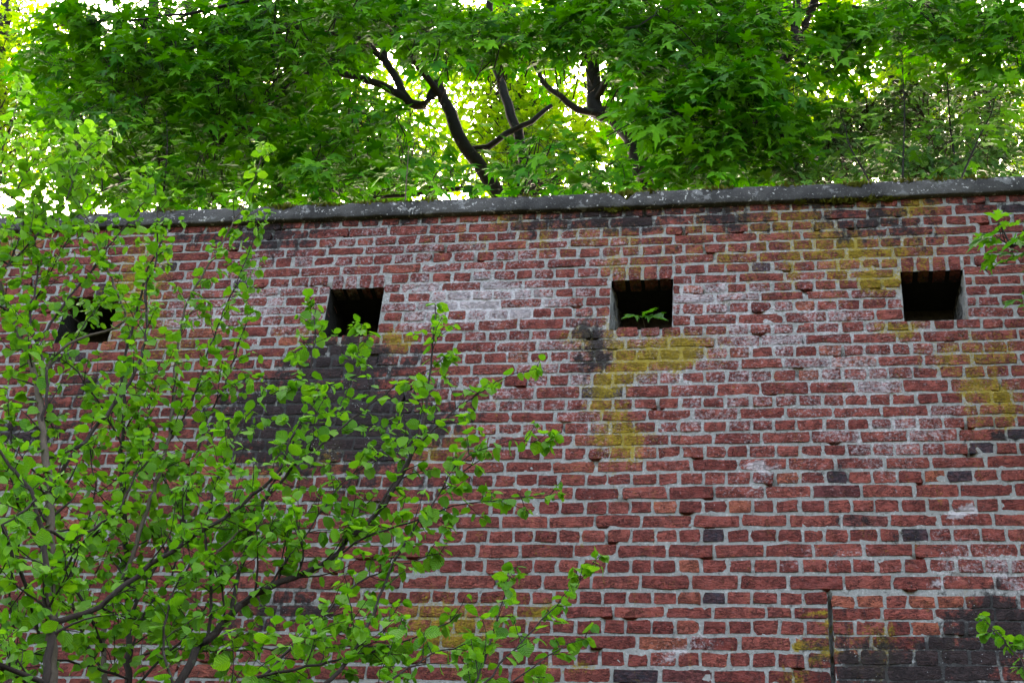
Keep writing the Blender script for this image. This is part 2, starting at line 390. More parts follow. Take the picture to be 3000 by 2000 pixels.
bricks = []      # (xc, yc, w, h, proud)
def add_brick(xa, xb, ya, yb, depth=.05, proud=None):
    bricks.append([(xa+xb)/2, (ya+yb)/2, xb-xa, yb-ya, depth, proud])
for r in range(len(BEDS)-1):
    header = r % 2 == 0
    if header: edges = [-.002+.125*i for i in range(int(X0/.125), int(X1/.125)+1)]
    else:
        o = .5 if r % 4 == 3 else 1.5
        edges = []; u = int(X0/.125)//2*2+o; shift = {1: (3.5, 1), 3: (6.5, 1)}.get(r)
        jump = shift[0] if shift else (rng.integers(-20, 20)+.5 if rng.random() < .45 else None)
        while u*.125 < X1:
            edges.append(-.002+.125*u)
            if jump is not None and abs(u-jump) < .9: u += 1; jump = None
            else: u += 2
        if r > 8 and rng.random() < .3: pass
    if r >= 32:      # a straight joint: the masonry to the right starts afresh
        lft = [e for e in edges if e < JOINT_X-(.055 if header else .11)]
        if not header and JOINT_X-lft[-1] > .27: lft.append(lft[-1]+.125)
        st_ = .128 if header else .258
        f0 = st_ if (header or r % 4 == 1) else .186
        edges = lft+[JOINT_X]+[JOINT_X+f0+st_*i for i in range(int((X1-JOINT_X)/st_))]
    edges = np.array(edges)+rng.normal(0, .0065, len(edges))*[0 if abs(e-JOINT_X) < 1e-6 else 1 for e in edges]
    jt = .0078 if r < 12 else (.0072 if r < 21 else .0068); jb = .0088 if r < 12 else (.0092 if r < 21 else .0100)
    ga = BEDS[r]; gb = BEDS[r+1]
    for a, b in zip(edges[:-1], edges[1:]):
        jl, jr = jt*rng.uniform(.7, 1.5), jt*rng.uniform(.7, 1.5)
        ya, yb = ga+jb+rng.normal(0, .0014), gb-jb+rng.normal(0, .0014)
        segs = [(a+jl, b-jr)]
        if r >= 32 and b > JOINT_X-.07:
            if a < JOINT_X < b or abs(a-JOINT_X) < .07 or abs(b-JOINT_X) < .07:
                segs = [(s0, s1) for s0, s1 in ((a+jl, min(b-jr, JOINT_X-.012)), (max(a+jl, JOINT_X+.010), b-jr)) if s1-s0 > .035]
        wins = list(WINS)
        for (w0, w1, wt, wb) in wins:
            top = BEDS[6]+.002 if r == 6 else wt
            if yb > top+.004 and ya < wb-.025:
                pad = .010 if r == 6 else .004
                segs = [q for s0, s1 in segs for q in ((s0, min(s1, w0-pad)), (max(s0, w1+pad), s1)) if q[1]-q[0] > .03]
        for s0, s1 in segs:
            dy = (.016-.0092*(r-32)) if (r >= 32 and (s0+s1)/2 > JOINT_X) else 0
            if r >= 38 and dy: dy = -.04
            deep = any(abs(s0-w[1]) < .03 or abs(s1-w[0]) < .03 for w in WINS) and 5 < r < 12
            add_brick(s0, s1, ya+dy, yb+dy, .20 if deep else .05)
for (w0, w1, wt, wb) in WINS:          # the rowlock lintels over the loopholes
    n = 4; p = (w1-w0+.004)/n
    for i in range(n):
        a = w0-.002+i*p; add_brick(a+.009, a+p-.009, BEDS[6]+.008, wt+rng.normal(0, .002), .11, .006)

def brick_attrs(V, i):
    r = np.random.default_rng(1000+i)
    x = V[:, 0]; y = COP_Z-V[:, 2]
    xc, yc = x.mean(), y.mean()
    s = stain(x, y)
    s[:, 1] *= r.uniform(.75, 1.2); s[:, 2] *= r.uniform(.4, 1.5); s[:, 0] *= r.uniform(.85, 1.12); s[:, 3] = 1
    return s, np.tile([*r.random(3), 1.0], (len(V), 1))
SPECIAL = [(1850, 1985, 'k'), (1990, 1985, 'd'), (2290, 1740-100, ''), (2470, 1765, 'o'), (2545, 1768, 'o'), (2690, 1760, 'o'), (2790, 1750, 'o'), (2720, 1840, 'o'), (2660, 1560, 'k'), (2970, 1268, 'k'), (2443, 1397, 'k'), (2793, 1390, 'k'), (2474, 1441, 'd'), (2945, 1268, 'k'), (2972, 1429, 'd'), (2538, 1518, 'd'), (2610, 1550, 'd'), (2690, 1565, 'k')]
special = {}
for (px, py, c) in SPECIAL:
    p = at(px, py, 0); y = COP_Z-p[2]
    for i, b in enumerate(bricks):
        if abs(b[0]-p[0]) < b[2]/2 and abs(b[1]-y) < b[3]/2: special[i] = c
built = []
for i, (xc, yc, w, h, dp, pr) in enumerate(bricks):
    r = np.random.default_rng(500+i)
    V, Q = brick_geo(w, h, dp, i, 1.25 if r.random() < .3 else 1.0)
    proud = pr if pr is not None else r.uniform(.0015, .0065)
    V[:, 1] = np.where(V[:, 1] > .03, V[:, 1], V[:, 1]-proud)
    V += (xc, 0, COP_Z-yc)
    s, v = brick_attrs(V, i)
    if pr is not None: s[:, 0] = np.maximum(s[:, 0], np.where(V[:, 1] > .08, 1.0, 0))  # inner ends of lintel bricks blackened: recess shade painted in
    c = special.get(i)
    if c == 'k': v[:, 2] = 1.0
    elif c == 'd': v[:, 2] = .988
    elif c == 'o': v[:, 1] = .985; v[:, 0] = .9; s[:, 0] *= .3
    a, b_, _ = pix((xc, 0, COP_Z-yc))
    A = w*h/( (pix((xc, 0, COP_Z-yc))[2])**2)
    inside = 20 < a < 2980 and 600 < b_ < 1985
    hidden = (a < 1330 and b_ > 1050) or a < 760 or (a < 1600 and b_ > 1640)
    built.append((V, Q, s, v, (A if inside and not hidden else -1) if pr is None else -2))
order = sorted(range(len(built)), key=lambda i: -built[i][4])
solo = set(i for i in order[:300] if built[i][4] > 0)
rest = Soup(); lint_bricks = []
for i, (V, Q, s, v, A) in enumerate(built):
    if A == -2: lint_bricks.append((V, Q, s, v))
    elif i in solo:
        c = V.mean(0)
        me = make_mesh('brick', V-c, Q, M['brick'], False, dict(stain=s, var=v))
        o = add('brick', me, WALL); o.location = c
    else: rest.put(V, Q=Q, stain=s, var=v)
add('brickwork', rest.mesh('brickwork', M['brick']), WALL, kind='stuff')

# mortar bed behind the bricks, with the loopholes left open
def mortar():
    xs = set(np.round(np.arange(X0, X1+.001, .0275), 4)); ys = set(np.round(np.concatenate([np.arange(-.02, 3.3, .0275), np.arange(3.3, COP_Z+.01, .12)]), 4))
    for (w0, w1, wt, wb) in WINS: xs |= {w0, w1}; ys |= {wt, wb}
    xs |= {JOINT_X-.013, JOINT_X-.006, JOINT_X+.006, JOINT_X+.012}
    def clean(s, keep):
        out = []
        for v in sorted(s):
            if v in keep or all(abs(v-k) > .008 for k in keep): out.append(v)
        return np.array(out)
    kx = [w[i] for w in WINS for i in (0, 1)]+[JOINT_X-.013, JOINT_X-.006, JOINT_X+.006, JOINT_X+.012]; ky = sorted({w[i] for w in WINS for i in (2, 3)})
    xs = clean(xs, kx); ys = np.array(sorted(clean(ys, ky)))
    Gx, Gy = np.meshgrid(xs, ys)
    Yd = .0025+rng.normal(0, .0012, Gx.shape)
    hole = np.kron(rng.random((Gx.shape[0]//2+1, Gx.shape[1]//2+1)), np.ones((2, 2)))[:Gx.shape[0], :Gx.shape[1]] < .022
    Yd[hole] = .03
    crack = (np.abs(Gx-JOINT_X) < .0065) & (Gy > JOINT_Y)
    Yd[crack] = .10
    inside = np.zeros(Gx.shape, bool)
    V = np.stack([Gx, Yd, COP_Z-Gy], -1).reshape(-1, 3); n = len(xs)
    Q = []
    cxs = (xs[:-1]+xs[1:])/2; cys = (ys[:-1]+ys[1:])/2
    for j in range(len(ys)-1):
        for i in range(n-1):
            if any(w[0] < cxs[i] < w[1] and w[2] < cys[j] < w[3] for w in WINS): continue
            Q.append((j*n+i, (j+1)*n+i, (j+1)*n+i+1, j*n+i+1))
    s = stain(Gx.ravel(), Gy.ravel())
    s[:, 1] *= 1.0; s[:, 0] *= .85
    add('mortar', make_mesh('mortar', V, np.array(Q), M['mortar'], True, dict(stain=s)), WALL)
mortar()
def boxmesh(name, x0, x1, y0, y1, z0, z1, mat, skip=()):
    V = [(x, y, z) for x in (x0, x1) for y in (y0, y1) for z in (z0, z1)]
    F = dict(l=(0, 1, 3, 2), r=(4, 6, 7, 5), f=(0, 4, 5, 1), b=(2, 3, 7, 6), d=(0, 2, 6, 4), u=(1, 5, 7, 3))
    return make_mesh(name, V, np.array([q for k, q in F.items() if k not in skip]), mat)
# loopholes: jambs, sill and soffit through the wall, and the dark chamber behind
for wi, (w0, w1, wt, wb) in enumerate(WINS):
    zt, zb = COP_Z-wt, COP_Z-wb
    D = .52
    n = 9
    for side in (0, 1):
        S = Soup(); x = (w0, w1)[side]; sg = (1, -1)[side]
        tap = .075 if (wi, side) in ((2, 0), (3, 1)) else .02
        V = []; nz = 8
        for j in range(nz):
            t = j/(nz-1)
            for i in range(n):
                d = i/(n-1)
                xx = x+sg*(tap*d*(1.0-.55*t)+.005*rng.normal()*(0 < i < n-1))-sg*.001
                V.append((xx, .001+d*D, zb-.01+(zt-zb+.02)*t))
        Q = [(j*n+i, j*n+i+1, (j+1)*n+i+1, (j+1)*n+i) for j in range(nz-1) for i in range(n-1)]
        st = np.zeros((len(V), 4)); st[:, 1] = .25; st[:, 0] = [.1+.6*(v[1] > .10) for v in V]  # blacker deeper in: loophole shade painted into the jamb colour
        add('jamb', make_mesh('jamb', V, np.array(Q), M['mortar'] if (wi, side) in ((2, 0), (3, 1)) else M['dark'], False, dict(stain=st, var=np.tile([.3, .2, .4, 1.], (len(V), 1)))), WALL)  # stain also holds the painted loophole shade
    st = np.tile([1.0, .3, 0, 1.], (4, 1))
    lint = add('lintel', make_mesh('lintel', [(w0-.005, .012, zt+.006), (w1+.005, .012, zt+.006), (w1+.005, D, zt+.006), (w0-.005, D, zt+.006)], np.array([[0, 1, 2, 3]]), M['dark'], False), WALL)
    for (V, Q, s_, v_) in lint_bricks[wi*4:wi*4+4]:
        c = V.mean(0); o = add('brick', make_mesh('brick', V-c, Q, M['brick'], False, dict(stain=s_, var=v_)), lint); o.location = c  # stain also holds the painted recess shade
    add('sill', make_mesh('sill', [(w0-.005, .002, zb), (w1+.005, .002, zb), (w1+.005, D, zb+.02), (w0-.005, D, zb+.02)], np.array([[0, 1, 2, 3]]), M['mortar'], False, dict(stain=st)), WALL)  # stain also holds the painted loophole shade of the jambs
    cx = (w0+w1)/2; a0, a1, zz0, zz1 = cx-.8, cx+.8, zb-1.5, zt+.25
    V = [(a0, D, zz0), (a1, D, zz0), (a1, D, zz1), (a0, D, zz1), (w0-.005, D, zb-.01), (w1+.005, D, zb-.01), (w1+.005, D, zt+.01), (w0-.005, D, zt+.01),
         (a0, 2.8, zz0), (a1, 2.8, zz0), (a1, 2.8, zz1), (a0, 2.8, zz1)]
    Q = [(0, 1, 5, 4), (1, 2, 6, 5), (2, 3, 7, 6), (3, 0, 4, 7), (0, 8, 9, 1), (1, 9, 10, 2), (2, 10, 11, 3), (3, 11, 8, 0), (8, 11, 10, 9)]
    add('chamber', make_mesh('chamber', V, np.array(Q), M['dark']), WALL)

# coping: a cast slab with a worn, chipped arris
def coping():
    xs = np.arange(X0-.1, X1+.1, .03); n = len(xs)
    prof = [(.40, -.010), (.0, -.010), (-.034, -.010), (-.040, -.004), (-.041, .032), (-.041, .066), (-.041, .095), (-.038, .100), (-.018, .103), (.06, .108), (.22, .110), (.40, .105)]
    V = np.zeros((len(prof), n, 3))
    low = np.convolve(rng.normal(0, 1, n+8), np.ones(9)/9, 'valid')
    notches = [(at(1835, 585, -.04)[0], .035, .045), (at(2890-380, 590, -.04)[0], .05, .018), (at(830, 620, -.04)[0], .04, .022), (-.9, .03, .012), (.35, .03, .012)]
    for k, (y, z) in enumerate(prof):
        jz = rng.normal(0, .0016, n); jy = rng.normal(0, .0014, n)
        zz = z+jz+low*.0018*(z > .05); yy = y+jy*(0 <= k < 9)
        for (nx, nw, nd) in notches:
            g = np.exp(-((xs-nx)/nw)**2)*nd*np.clip((z-.02)/.08, 0, 1)
            if y < .03: zz = zz-g; yy = yy+g*.5
        V[k, :, 0] = xs; V[k, :, 1] = yy; V[k, :, 2] = COP_Z+zz
    K = len(prof)
    Q = [(k*n+i, k*n+i+1, ((k+1) % K)*n+i+1, ((k+1) % K)*n+i) for k in range(K) for i in range(n-1)]
    add('coping', make_mesh('coping', V.reshape(-1, 3), np.array(Q), M['concrete'], False), WALL)
coping()
# solid flank behind the facing so that the wall reads as a wall from the side
for x in (X0, X1):
    V = [(x, .002, 0), (x, .40, 0), (x, .40, COP_Z-.011), (x, .002, COP_Z-.011)]
    add('flank', make_mesh('flank', V, np.array([[0, 1, 2, 3]]), M['mortar'], False, dict(stain=np.zeros((4, 4)))), WALL)

# moss along the coping
def moss():
    S = Soup(); r = np.random.default_rng(5)
    L = [(1840, 572, 30, .05, 1), (1780, 575, 80, .03, .5), (1900, 572, 60, .03, .6), (2120, 560, 50, .04, 1), (2090, 562, 80, .02, .5), (2520, 548, 60, .055, 1.1), (2480, 552, 40, .03, .8), (2650, 545, 70, .035, .9), (2760, 541, 60, .03, .7), (1540, 584, 60, .025, .6), (1400, 590, 50, .02, .5), (1250, 598, 80, .03, .6), (1100, 602, 120, .03, .7), (950, 606, 90, .035, .8), (830, 614, 60, .045, 1), (700, 624, 60, .03, .7), (2300, 556, 120, .02, .4), (2850, 538, 80, .02, .5), (480, 632, 70, .03, .6), (250, 640, 60, .03, .6), (60, 640, 70, .03, .6),
         (2490, 588, 30, .03, .8), (2550, 583, 26, .035, 1.1), (2450, 592, 60, .02, .6), (1800, 618, 50, .018, .5), (2600, 580, 30, .02, .7), (2345, 590, 20, .02, .7)]
    for (px, py, w, hh, den) in L:
        under = (py > 578 and px > 1700)
        a = at(px-w, py, -.03); b = at(px+w, py, -.03)
        N = int(70*den*max(.25, (b[0]-a[0])*4))*3
        t = r.normal(.5, .24, N)
        x = a[0]+(b[0]-a[0])*t
        env = np.exp(-((t-.5)/.33)**2)
        if under:
            y = -.008-.018*r.random(N); z = COP_Z-.012-.02*r.random(N)*env
        else:
            y = -.038+.11*r.random(N)**1.6; z = COP_Z+.092+.012*(y > -.02)-.5*hh*env*r.random(N)*(y < -.03)
        s = (.008+.014*r.random(N))*(.6+.9*env)
        d = unit(np.stack([r.normal(0, .6, N), -.5+r.normal(0, .5, N), (.2 if under else .9)+r.normal(0, .3, N)], -1))
        sd_ = unit(np.cross(d, unit(r.normal(0, 1, (N, 3)))))
        p = np.stack([x, y, z], -1)
        V = np.stack([p-sd_*s[:, None]*.45, p+sd_*s[:, None]*.45, p+d*s[:, None]*1.5+np.cross(d, sd_)*s[:, None]*.3], 1).reshape(-1, 3)
        S.put(V, T=np.arange(3*N).reshape(-1, 3))
    add('moss', S.mesh('moss', M['moss']), label='yellow green moss growing in tufts along the coping edge', cat='moss', kind='stuff')
moss()

# ------------------------------------------------------------------ leaves
def leaf_hazel(v):
    """round ovate, toothed, folded along the midrib; stalk end at origin, length 1 along +y, upper side +z"""
    r = np.random.default_rng(40+v)
    ts = np.array([0, .07, .2, .36, .54, .72, .86, .95, 1.0]); w = np.array([.0, .24, .36, .41, .40, .31, .17, .06, 0])*r.uniform(.85, 1.12)
    tooth = np.array([0, .02, -.015, .02, -.015, .02, -.02, .01, 0])
    fold = r.uniform(.15, .6); curl = r.uniform(.1, .75); tw = r.normal(0, .18)
    V = []; lc = []
    for t, ww, k in zip(ts, w, tooth):
        zc = -curl*t*t*.5; yc = t*(1-.12*curl*t)
        for s in (-1, 0, 1):
            x = s*max(0, ww+k)*(1+.08*r.normal()); z = zc+abs(x)*math.tan(fold)*.55-.25*abs(x)**2*3*curl*.5+tw*x*t+.012*r.normal()*(s != 0)
            V.append((x, yc+(.04*abs(s))*t, z)); lc.append((x, t, 0))
    n = len(ts); Q = []
    for i in range(n-1):
        for s in (0, 1): Q.append((i*3+s, i*3+s+1, i*3+3+s+1, i*3+3+s))
    return np.array(V), tri(np.array(Q)), np.array(lc)
def tri(Q): return np.concatenate([Q[:, [0, 1, 2]], Q[:, [0, 2, 3]]])
def leaf_maple(v, lobes=5, sharp=1.0):
    """palmate leaf with pointed lobes, fan of triangles; stalk at origin, main lobe to +y"""
    r = np.random.default_rng(80+v)
    out = []
    if lobes == 5: spec = [(-118, .42), (-62, .80), (0, 1.0), (62, .80), (118, .42)]
    else: spec = [(-70, .75), (0, 1.0), (70, .75)]
    c0 = np.array([0, .30])
    pts = [(0, .02)]
    for i, (a, L) in enumerate(spec):
        a = math.radians(a+r.normal(0, 4)); L = L*.70*(1+.06*r.normal())
        d = np.array([math.sin(a), math.cos(a)]); nrm = np.array([d[1], -d[0]])
        seq = [(.36, -.15), (.62, -.21*sharp), (.64, -.10), (1.0, 0), (.64, .10), (.62, .21*sharp), (.36, .15)]
        for (l, q) in seq[(1 if i == 0 else 0):(-1 if i == len(spec)-1 else None)]:
            pts.append(tuple(c0+d*l*L+nrm*q*L))
    pts = np.array(pts)
    curl = r.uniform(.15, .8); tw = r.normal(0, .2); fold = r.uniform(0, .35)
    P = np.vstack([c0[None], pts])
    z = -curl*((P[:, 0])**2+(P[:, 1]-.3)**2)*.9+fold*np.abs(P[:, 0])*.5+tw*P[:, 0]*P[:, 1]+.02*r.normal(size=len(P))
    V = np.column_stack([P, z]); n = len(pts)
    T = np.array([(0, 1+i, 1+(i+1) % n) for i in range(n)])[:, [0, 2, 1]]
    return V, T, np.column_stack([P, np.zeros(len(P))])
def leaf_small(v):
    r = np.random.default_rng(120+v); c = r.uniform(0, .3); f = r.uniform(.05, .4)
    V = np.array([(0, 0, 0), (.26, .34, f*.26), (.20, .72, f*.2-c*.5), (0, 1, -c), (-.20, .72, f*.2-c*.5), (-.26, .34, f*.26), (0, .5, -c*.25)])
    T = np.array([(0, 1, 6), (1, 2, 6), (2, 3, 6), (3, 4, 6), (4, 5, 6), (5, 0, 6)])
    return V, T, V*[1, 1, 0]
LEAF = dict(hazel=[leaf_hazel(i) for i in range(12)], maple=[leaf_maple(i) for i in range(12)], sycamore=[leaf_maple(30+i, 5, 1.25) for i in range(8)], small=[leaf_small(i) for i in range(6)],
            far=[leaf_maple(60+i, 3, 1.3) for i in range(5)])
_shared = {}
def shared_leaf(kind, v, matname, ti):
    k = (kind, v, matname, ti)
    if k not in _shared:
        V, T, lc = LEAF[kind][v]
        _shared[k] = make_mesh('leaf', V, T, M[matname], True, dict(lc=lc, tint=np.full(len(V), (ti+.5)/5)))
    return _shared[k]
def frames(d, n):
    """rotation columns (x across, y along d, z upper side n)"""
    y = unit(d); x = unit(np.cross(y, n)); z = np.cross(x, y)
    return np.stack([x, y, z], -1)
def put_leaves(parent, kind, matname, pos, d, nrm, size, nsolo, seed, stuff_name='foliage', owners=None):
    r = np.random.default_rng(seed)
    pos = np.asarray(pos, float); N = len(pos)
    if N == 0: return
    Rm = frames(np.asarray(d, float), np.asarray(nrm, float)); size = np.asarray(size, float)
    var = r.integers(0, len(LEAF[kind]), N); tint = r.random(N)
    px, py, z = pix(pos)
    score = size/z; vis = (px > -20) & (px < 3020) & (py > -20) & (py < 2020)
    score = np.where(vis, score, -1)
    solo = np.zeros(N, bool)
    if nsolo:
        idx = np.argsort(-score)[:nsolo]; solo[idx] = score[idx] > 0
    for i in np.nonzero(solo)[0]:
        o = bpy.data.objects.new('leaf', shared_leaf(kind, int(var[i]), matname, int(tint[i]*5))); col.objects.link(o)
        parent_to(o, owners[i] if owners and owners[i] is not None else parent)
        mm = Matrix([[*(Rm[i, a]*size[i]), pos[i, a]] for a in range(3)]+[[0, 0, 0, 1]])
        o.matrix_basis = mm
    S = Soup()
    for v in range(len(LEAF[kind])):
        k = np.nonzero((var == v) & ~solo)[0]
        if not len(k): continue
        V, T, lc = LEAF[kind][v]
        W = np.einsum('nij,vj->nvi', Rm[k], V)*size[k, None, None]+pos[k, None]
        TT = (T[None]+(np.arange(len(k))*len(V))[:, None, None]).reshape(-1, 3)
        S.put(W.reshape(-1, 3), T=TT, lc=np.tile(lc, (len(k), 1)), tint=np.repeat(tint[k], len(V)))
    if S.n: add(stuff_name, S.mesh(stuff_name, M[matname], True), parent, kind='stuff')

# ------------------------------------------------------------------ hazels in front of the wall
def spring_from(P, old, reach=.8):
    """start a branch on the nearest point of the stems already there"""
    if not old: return P
    A = np.vstack(old); d = np.linalg.norm(A-P[0], axis=1)+.35*np.maximum(0, A[:, 2]-P[0][2]); k = int(np.argmin(d))
    if np.linalg.norm(A[k]-P[0]) > reach: return P
    if np.linalg.norm(A[k]-P[0]) < .18: return np.vstack([A[k:k+1], P[1:]])
    return np.vstack([A[k:k+1], P])
class Plant:
    def __init__(s, seed): s.r = np.random.default_rng(seed); s.P = []; s.D = []; s.N = []; s.S = []; s.O = []; s.cur = None; s.tw = Soup()
    def leaf(s, p, d, n, size): s.P.append(p); s.D.append(d); s.N.append(n); s.S.append(size); s.O.append(s.cur)
    def twig(s, pts, r0, r1, sides=4):
        pts = np.asarray(pts); V, Q = tube(pts, np.linspace(r0, r1, len(pts)), sides); s.tw.put(V, Q=Q)
def hazel_leaf_at(pl, p, tdir, size):
    r = pl.r
    side = unit(np.cross(tdir, [0, 0, 1])+1e-6)*(1 if r.random() < .5 else -1)
    d = unit(side*r.uniform(.3, 1.1)+tdir*r.uniform(0, .6)+r.normal(0, .35, 3)+np.array([0, -.25, -r.uniform(.05, 1.15)]))
    n = unit(np.array([0, -.15, 1])*.9+r.normal(0, .45, 3)+.5*d*np.array([1, 1, 0]))
    stalk = size*.22
    q = p+d*stalk*.8+np.array([0, 0, stalk*.1])
    pl.twig([p, q], .0012, .0010, 3)
    pl.leaf(q, d, n, size)
def hazel_twig(pl, p, d, L, r0, lscale, sub=True):
    r = pl.r; n = max(3, int(L/.045)); pts = [p]; dd = unit(d)
    for i in range(n):
        dd = unit(dd+r.normal(0, .13, 3)+np.array([0, 0, .03])); pts.append(pts[-1]+dd*L/n)
    pl.twig(pts, r0, .0012)
    for i in range(1, n+1):
        t = i/n
        if r.random() < .92: hazel_leaf_at(pl, pts[i], unit(pts[i]-pts[i-1]), lscale*r.uniform(.6, 1.15)*(1-.25*(t > .9)))
        if sub and L > .22 and i < n-1 and r.random() < .38:
            hazel_twig(pl, pts[i], unit(dd+unit(r.normal(0, 1, 3))*.9), L*r.uniform(.25, .45), r0*.6, lscale*.9, False)
    for k in range(int(r.integers(2, 4))): hazel_leaf_at(pl, pts[-1], unit(dd+r.normal(0, .3, 3)), lscale*r.uniform(.4, .8))
def hazel(name, label, base, stems, seed, group=None, nsolo=300, lscale=.060):
    """stems: (pixel polyline, Y at foot, Y at tip, radius foot, radius tip, twig density from fraction, density, pale)"""
    root = empty(name, base, label=label, cat='shrub', group=group)
    pl = Plant(seed); r = pl.r; old = []
    for (poly, ya, yb, ra, rb, t0, dens, tl, pale) in stems:
        n = len(poly); ln = np.concatenate([[0], np.cumsum([math.hypot(poly[i+1][0]-poly[i][0], poly[i+1][1]-poly[i][1]) for i in range(n-1)])])
        ln = ln/ln[-1]
        P = np.array([at(x, y, ya+(yb-ya)*t) for (x, y), t in zip(poly, ln)])
        if poly[0][1] < 1990: P = spring_from(P, old, 1.2)
        P = catmull(P, .05)
        P[1:-1] += r.normal(0, .0035, P[1:-1].shape)
        # carry the stem down to the ground
        if poly[0][1] >= 1990:
            foot = np.array(base)+np.array([r.uniform(-.12, .12), r.uniform(-.12, .12), -.05]); h = P[0][2]
            mid = [foot+(P[0]-foot)*np.array([f**1.15, f**1.15, f])+r.normal(0, .012, 3) for f in np.linspace(0, 1, 14)[:-1]]
            P = np.vstack([mid, P]); k0 = 13
        else: k0 = 0
        rad = np.concatenate([np.linspace(ra*1.5, ra, k0), np.linspace(ra, rb, len(P)-k0)])
        old.append(P)
        V, Q = tube(P, rad, 7)
        pl.cur = add('stem', make_mesh('stem', V, Q, M['twig_pale' if pale else 'twig'], True), root)
        m_ = len(P)-k0; acc = 0
        for i in range(k0+1, len(P)):
            t = (i-k0)/m_
            if t < t0: continue
            acc += np.linalg.norm(P[i]-P[i-1])*dens
            while acc > .0315:
                acc -= .0315*r.uniform(.7, 1.3)
                T = unit(P[i]-P[i-1])
                if r.random() < .42:
                    o = unit(r.normal(0, 1, 3)*[1, .7, .8]+np.array([0, 0, .25])); o = unit(o-T*(o@T))
                    L = tl*r.uniform(.35, 1.2)*(1.05-.75*t)
                    hazel_twig(pl, P[i], T*.75+o*.85, max(.05, L), max(.0022, rad[i]*.4), lscale)
                else: hazel_leaf_at(pl, P[i], T, lscale*r.uniform(.7, 1.2))
        for k in range(3): hazel_leaf_at(pl, P[-1], unit(P[-1]-P[-2]), lscale*r.uniform(.5, .9))
    add('twigs', pl.tw.mesh('twigs', M['twig'], True), root, kind='stuff')
    put_leaves(root, 'hazel', 'hazel', pl.P, pl.D, pl.N, pl.S, nsolo, seed+1, owners=pl.O)
    print(name, 'leaves', len(pl.P))
    return root

# pixel paths of the stems, foot first
hazel('hazel_shrub', 'leafy green hazel shrub with a thick upright double trunk and tall stems over the coping', (-1.15, -1.75, 0), [
    ([(150, 2000), (152, 1720), (147, 1570), (143, 1410), (128, 1320), (118, 1200), (100, 1090), (60, 1000), (0, 830)], -2.1, -1.5, .024, .010, .15, 1.0, .42, True),
    ([(132, 2000), (147, 1860), (138, 1746), (132, 1610), (112, 1496), (89, 1434), (45, 1380), (-10, 1300)], -2.2, -2.0, .016, .006, .1, 1.1, .40, False),
    ([(145, 1853), (250, 1795), (339, 1733), (437, 1657), (571, 1568), (683, 1500), (737, 1452), (817, 1380), (848, 1300), (880, 1240)], -2.1, -1.6, .012, .005, .1, 1.0, .38, False),
    ([(135, 1590), (215, 1575), (300, 1530), (350, 1490), (400, 1395), (450, 1330)], -2.0, -1.6, .007, .003, .15, 1.0, .32, False),
    ([(150, 1420), (190, 1360), (250, 1290), (330, 1190), (400, 1080), (430, 960), (425, 852), (446, 795), (457, 750), (461, 645), (454, 540)], -1.9, -1.3, .010, .0025, .15, 1.0, .32, False),
    ([(118, 1200), (135, 1100), (88, 934), (102, 849), (112, 781), (105, 713), (104, 638), (95, 520), (60, 420)], -1.8, -1.3, .007, .0025, .1, 1.15, .30, False),
    ([(60, 1000), (184, 897), (218, 852), (265, 795), (306, 740), (357, 676), (422, 587), (450, 500)], -1.7, -1.2, .007, .002, .1, 1.05, .30, False),
    ([(-60, 860), (0, 795), (51, 750), (109, 689), (153, 635), (190, 597), (250, 442), (312, 402)], -1.7, -1.3, .006, .002, .05, 1.35, .30, False),
    ([(-80, 720), (0, 625), (60, 540), (100, 470), (147, 415)], -1.7, -1.3, .006, .002, .05, 1.3, .30, False),
    ([(-60, 640), (0, 470), (30, 380), (50, 300), (60, 250)], -1.6, -1.3, .005, .0018, .1, .9, .26, False),
    ([(100, 1090), (200, 1010), (360, 944), (326, 815), (299, 754), (269, 672), (255, 645), (221, 560), (200, 490)], -1.7, -1.3, .007, .003, .2, .9, .28, True),
    ([(150, 1120), (215, 1010), (255, 940), (290, 890), (335, 850)], -1.6, -1.2, .005, .0018, .2, 1.3, .24, False),
    ([(89, 1434), (40, 1520), (-20, 1560)], -2.1, -2.3, .006, .003, .1, 1.2, .34, False),
    ([(-40, 1470), (40, 1620), (90, 1760), (125, 1900)], -2.3, -2.0, .009, .006, .0, 1.1, .36, False),
    ([(-40, 1930), (60, 1990), (140, 2040)], -2.4, -2.0, .010, .006, .0, 1.2, .36, False),
    ([(60, 2040), (40, 1850), (30, 1700), (60, 1560), (40, 1350), (20, 1180)], -2.0, -1.7, .006, .002, .0, 1.0, .34, False),
    ([(60, 1000), (120, 850), (200, 700), (260, 560), (300, 470), (330, 380)], -1.6, -1.2, .005, .0018, .1, 1.0, .30, False),
    ([(20, 780), (80, 640), (170, 540), (210, 450), (240, 360)], -1.6, -1.2, .005, .0018, .1, 1.1, .30, False),
], 11)
